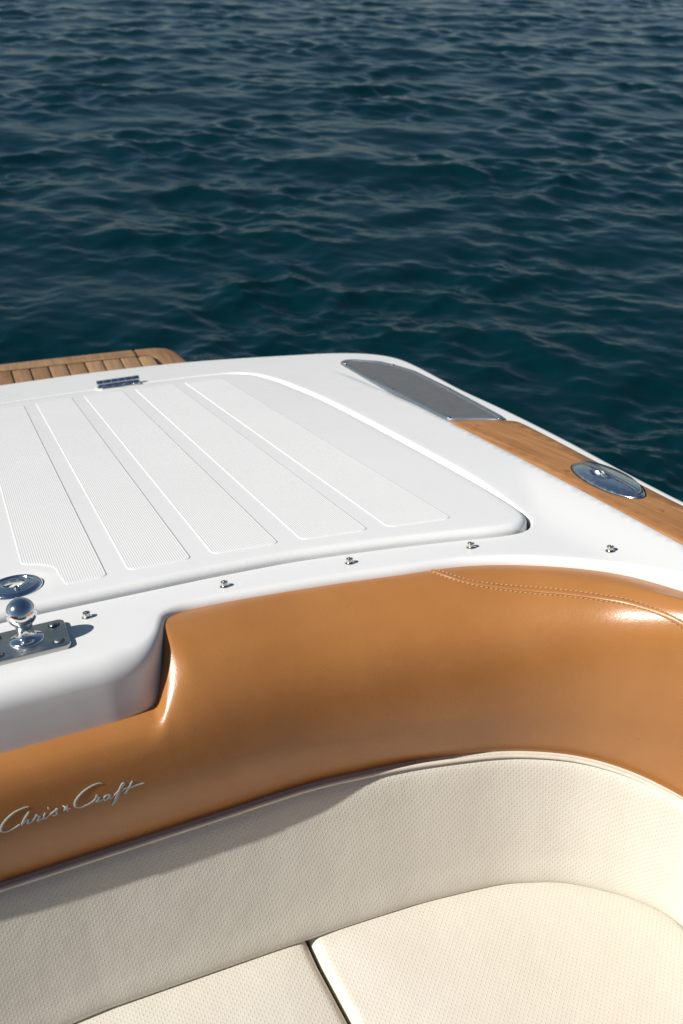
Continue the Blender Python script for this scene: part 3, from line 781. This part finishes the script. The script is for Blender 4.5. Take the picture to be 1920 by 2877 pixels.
def build_stitching():
    up = [(1228, 1601), (1262, 1612), (1301, 1625), (1340, 1634), (1386, 1640), (1460, 1647), (1536, 1652), (1610, 1660), (1686, 1670), (1740, 1679), (1786, 1690), (1856, 1715), (1920, 1745), (1990, 1786), (2080, 1850), (2200, 1955), (2330, 2085)]
    dn = [(1193, 1601), (1225, 1612), (1261, 1625), (1298, 1636), (1336, 1645), (1385, 1654), (1436, 1661), (1510, 1669), (1586, 1675), (1660, 1684), (1736, 1695), (1790, 1708), (1836, 1722), (1880, 1742), (1920, 1767), (1980, 1806), (2068, 1875), (2185, 1985), (2310, 2115)]
    mid = [((a[0] + b[0]) / 2, (a[1] + b[1]) / 2) for a, b in zip(hermite(up, 60), hermite(dn, 60))]
    for nm, pts in (('upper', up), ('lower', dn)):
        h3 = [hit(p) for p in hermite(pts, 200)]
        h3 = [h for h in h3 if h[0] is not None]
        c = np.array([h[0] for h in h3]); nn = np.array([h[1] for h in h3])
        L = np.concatenate([[0], np.cumsum(np.linalg.norm(np.diff(c, axis=0), axis=1))]); g = Geo(); s = .003
        while s < L[-1] - .006:
            q = np.linspace(s, s + .0052, 4)
            pt = np.stack([np.interp(q, L, c[:, k]) for k in range(3)], 1); un = np.stack([np.interp(q, L, nn[:, k]) for k in range(3)], 1)
            pt = pt + un * np.array([-.0002, .0008, .0008, -.0002])[:, None]
            g.add(*tube(pt, [.0005, .0009, .0009, .0005], 6, 1.0, un)); s += .0078
        o = mk('stitch_row', np.array(g.V) - base_off, g.F, 'thread', bolster); o['kind'] = 'stuff'
    h3 = [hit(p) for p in mid]; h3 = [h for h in h3 if h[0] is not None]
    c = np.array([h[0] for h in h3]); nn = np.array([h[1] for h in h3])
    V, F = tube(c + nn * .0002, .0042, 10, .40, nn); mk('welt', np.array(V) - base_off, F, 'leather', bolster)
build_stitching()

def build_emblem():
    sx = 600 / 1568.0
    S = [[(214, 436), (196, 437), (160, 450), (112, 474), (64, 512), (26, 556), (8, 594), (12, 616), (36, 619), (74, 608), (112, 588), (150, 562)],          # C
         [(216, 470), (200, 494), (180, 528), (156, 576)], [(160, 566), (178, 548), (196, 530), (210, 528), (206, 544), (202, 556), (214, 552), (236, 540), (262, 512)],   # h
         [(262, 512), (272, 490), (272, 500), (292, 504), (286, 520), (276, 536), (294, 530), (322, 506)],                                                    # r
         [(334, 478), (326, 500), (318, 520), (336, 516), (362, 496)], [(352, 440), (360, 446), (368, 452)],                                                 # i
         [(362, 496), (394, 474), (424, 448), (412, 470), (418, 484), (402, 496), (384, 498)],                                                                 # s
         [(752, 266), (738, 262), (702, 270), (648, 298), (598, 338), (562, 382), (550, 416), (560, 436), (592, 438), (636, 422), (676, 402), (706, 372)],        # C
         [(706, 372), (712, 348), (714, 364), (734, 364), (720, 382), (706, 396), (728, 390), (752, 380), (774, 362)],                                       # r
         [(806, 346), (784, 352), (766, 368), (766, 384), (786, 378), (812, 348), (806, 366), (816, 370), (838, 352)],                                      # a
         [(838, 352), (874, 318), (904, 280), (914, 260), (902, 264), (880, 306), (852, 362), (826, 412), (824, 422), (840, 404), (862, 366), (886, 324)],      # f
         [(974, 244), (958, 276), (934, 314), (916, 336), (932, 332)], [(888, 322), (916, 302), (960, 290), (1010, 274), (1062, 260)]]                      # t
    g = Geo()
    for st in S:
        n = max(10, len(st) * 6); c = hermite(np.array(st, float), n)
        h3 = [hit((x * sx, 2100 + y * sx)) for x, y in c]; h3 = [h for h in h3 if h[0] is not None]
        if len(h3) < 4: continue
        p = np.array([h[0] for h in h3]); nn = np.array([h[1] for h in h3])
        t = np.linspace(0, 1, len(p)); r = .0015 * (0.72 + .34 * np.sin(math.pi * t) ** .7)
        g.add(*tube(p + nn * .0003, r, 8, .38, nn))
    # five-pointed star
    pts = [(490 + (36 if k % 2 == 0 else 13) * math.cos(R_(-72 + 36 * k)), 446 + (34 if k % 2 == 0 else 12) * math.sin(R_(-72 + 36 * k))) for k in range(10)]
    h3 = [hit((x * sx, 2100 + y * sx)) for x, y in pts]; ctr = hit((490 * sx, 2100 + 446 * sx))
    b = [h[0] - h[1] * .0006 for h in h3]; tp = [h[0] + h[1] * .0005 for h in h3]
    g.add(b + tp + [ctr[0] + ctr[1] * .0009], [(k, (k + 1) % 10, 10 + (k + 1) % 10, 10 + k) for k in range(10)] + [(10 + k, 10 + (k + 1) % 10, 20) for k in range(10)])
    mk('script_emblem', np.array(g.V) - base_off, g.F, 'emblem', bolster)['label'] = 'raised silver script lettering with a star'
build_emblem()

def build_cushion(name, outline, label, z0=.335, z1=ZK, bev=.020):
    c = ccw(outline); n = normals2(c, True); o = c.mean(0); rows = [np.column_stack([c + n * .004, np.full(len(c), z0)]), np.column_stack([c, np.full(len(c), z0 + .02)])]
    for j in range(8):
        a = (math.pi / 2) * j / 7; rows.append(np.column_stack([c + n * (bev * (1 - math.cos(a))), np.full(len(c), z1 - bev * (1 - math.sin(a)))]))
    g = Geo(); g.add(np.vstack(rows), grid_faces(len(rows), len(c), True)); g.F.append(tuple(reversed(range(len(c)))))
    inn = rows[-1][:, :2]; v, f = fill(inn, [], [], .03, .010)
    g.add(np.column_stack([v, z1 + .009 * (1 - np.exp(-dist_curve(v, inn, True) / .06))]), f)
    V = np.array(g.V); root = empty(name, (o[0], o[1], z0)); off = np.array([o[0], o[1], z0])
    tag(root, label, 'cushion', 'cream bench cushions')
    mk('cover', V - off, g.F, 'cream', root, uv=V[:, :2], sharp=65)
    return root
Kc = np.array([r[5:7] for r, w in COLS]); Kc = Kc + np.array([0, .030])
kr = Kc[Kc[:, 0] > .31]; kl = Kc[(Kc[:, 0] < .288)]
def rounded(pts, r, n=500):
    """closed polygon with its marked corners rounded"""
    q = np.array(pts, float); q = resample(np.vstack([q, q[:1]]), n, True)
    k = max(1, int(r))
    for _ in range(k): q = (np.roll(q, 1, 0) + q + np.roll(q, -1, 0)) / 3
    return q
KX = .57; sp = lambda x, y: tuple(slide([(x, y)], .57, ZK)[0])
cR = [sp(.310, -1.0), sp(.309, -.52), sp(.3005, -.42), sp(.2990, -.400), sp(.2985, -.384)]
cL = [sp(.306, -1.0), sp(.305, -.52), sp(.2960, -.42), sp(.2950, -.402), sp(.2940, -.384)]
build_cushion('seat_cushion', rounded([(x, y + .030) if y > -.34 else (x, y) for x, y in cR] + [tuple(p) for p in kr if p[0] > cR[-1][0] + .006 and p[1] > -.95] + [(.86, cR[0][1])], 3, 1100), 'large cream cushion in the curved corner, right of the seam')
build_cushion('seat_cushion', rounded([cL[0], (-.86, cL[0][1])] + [tuple(p) for p in kl if p[1] > -.95 and p[0] < cL[-1][0] - .006] + [(x, y + .030) if y > -.34 else (x, y) for x, y in cL[:0:-1]], 3, 1100), 'cream bench cushion left of the seam, below the script emblem')

def build_liner():
    """cockpit moulding that carries the cushions, and the sole"""
    def dk(v): return (np.asarray(v, float) - [0, 0, DZ]) @ D2W
    def box(x0, x1, y0, y1, z0, z1): return [(x, y, z) for z in (z0, z1) for x, y in ((x0, y0), (x1, y0), (x1, y1), (x0, y1))], [(3, 2, 1, 0), (4, 5, 6, 7), (0, 1, 5, 4), (1, 2, 6, 5), (2, 3, 7, 6), (3, 0, 4, 7)]
    V, F = box(-.93, .93, -1.00, -.20, .12, .333); mk('seat_locker', dk(V), F, 'gel', boat, False)
    V, F = box(-1.0, 1.0, -2.4, -.20, .05, .118); mk('cockpit_sole', dk(V), F, 'sole', boat, False)
build_liner()
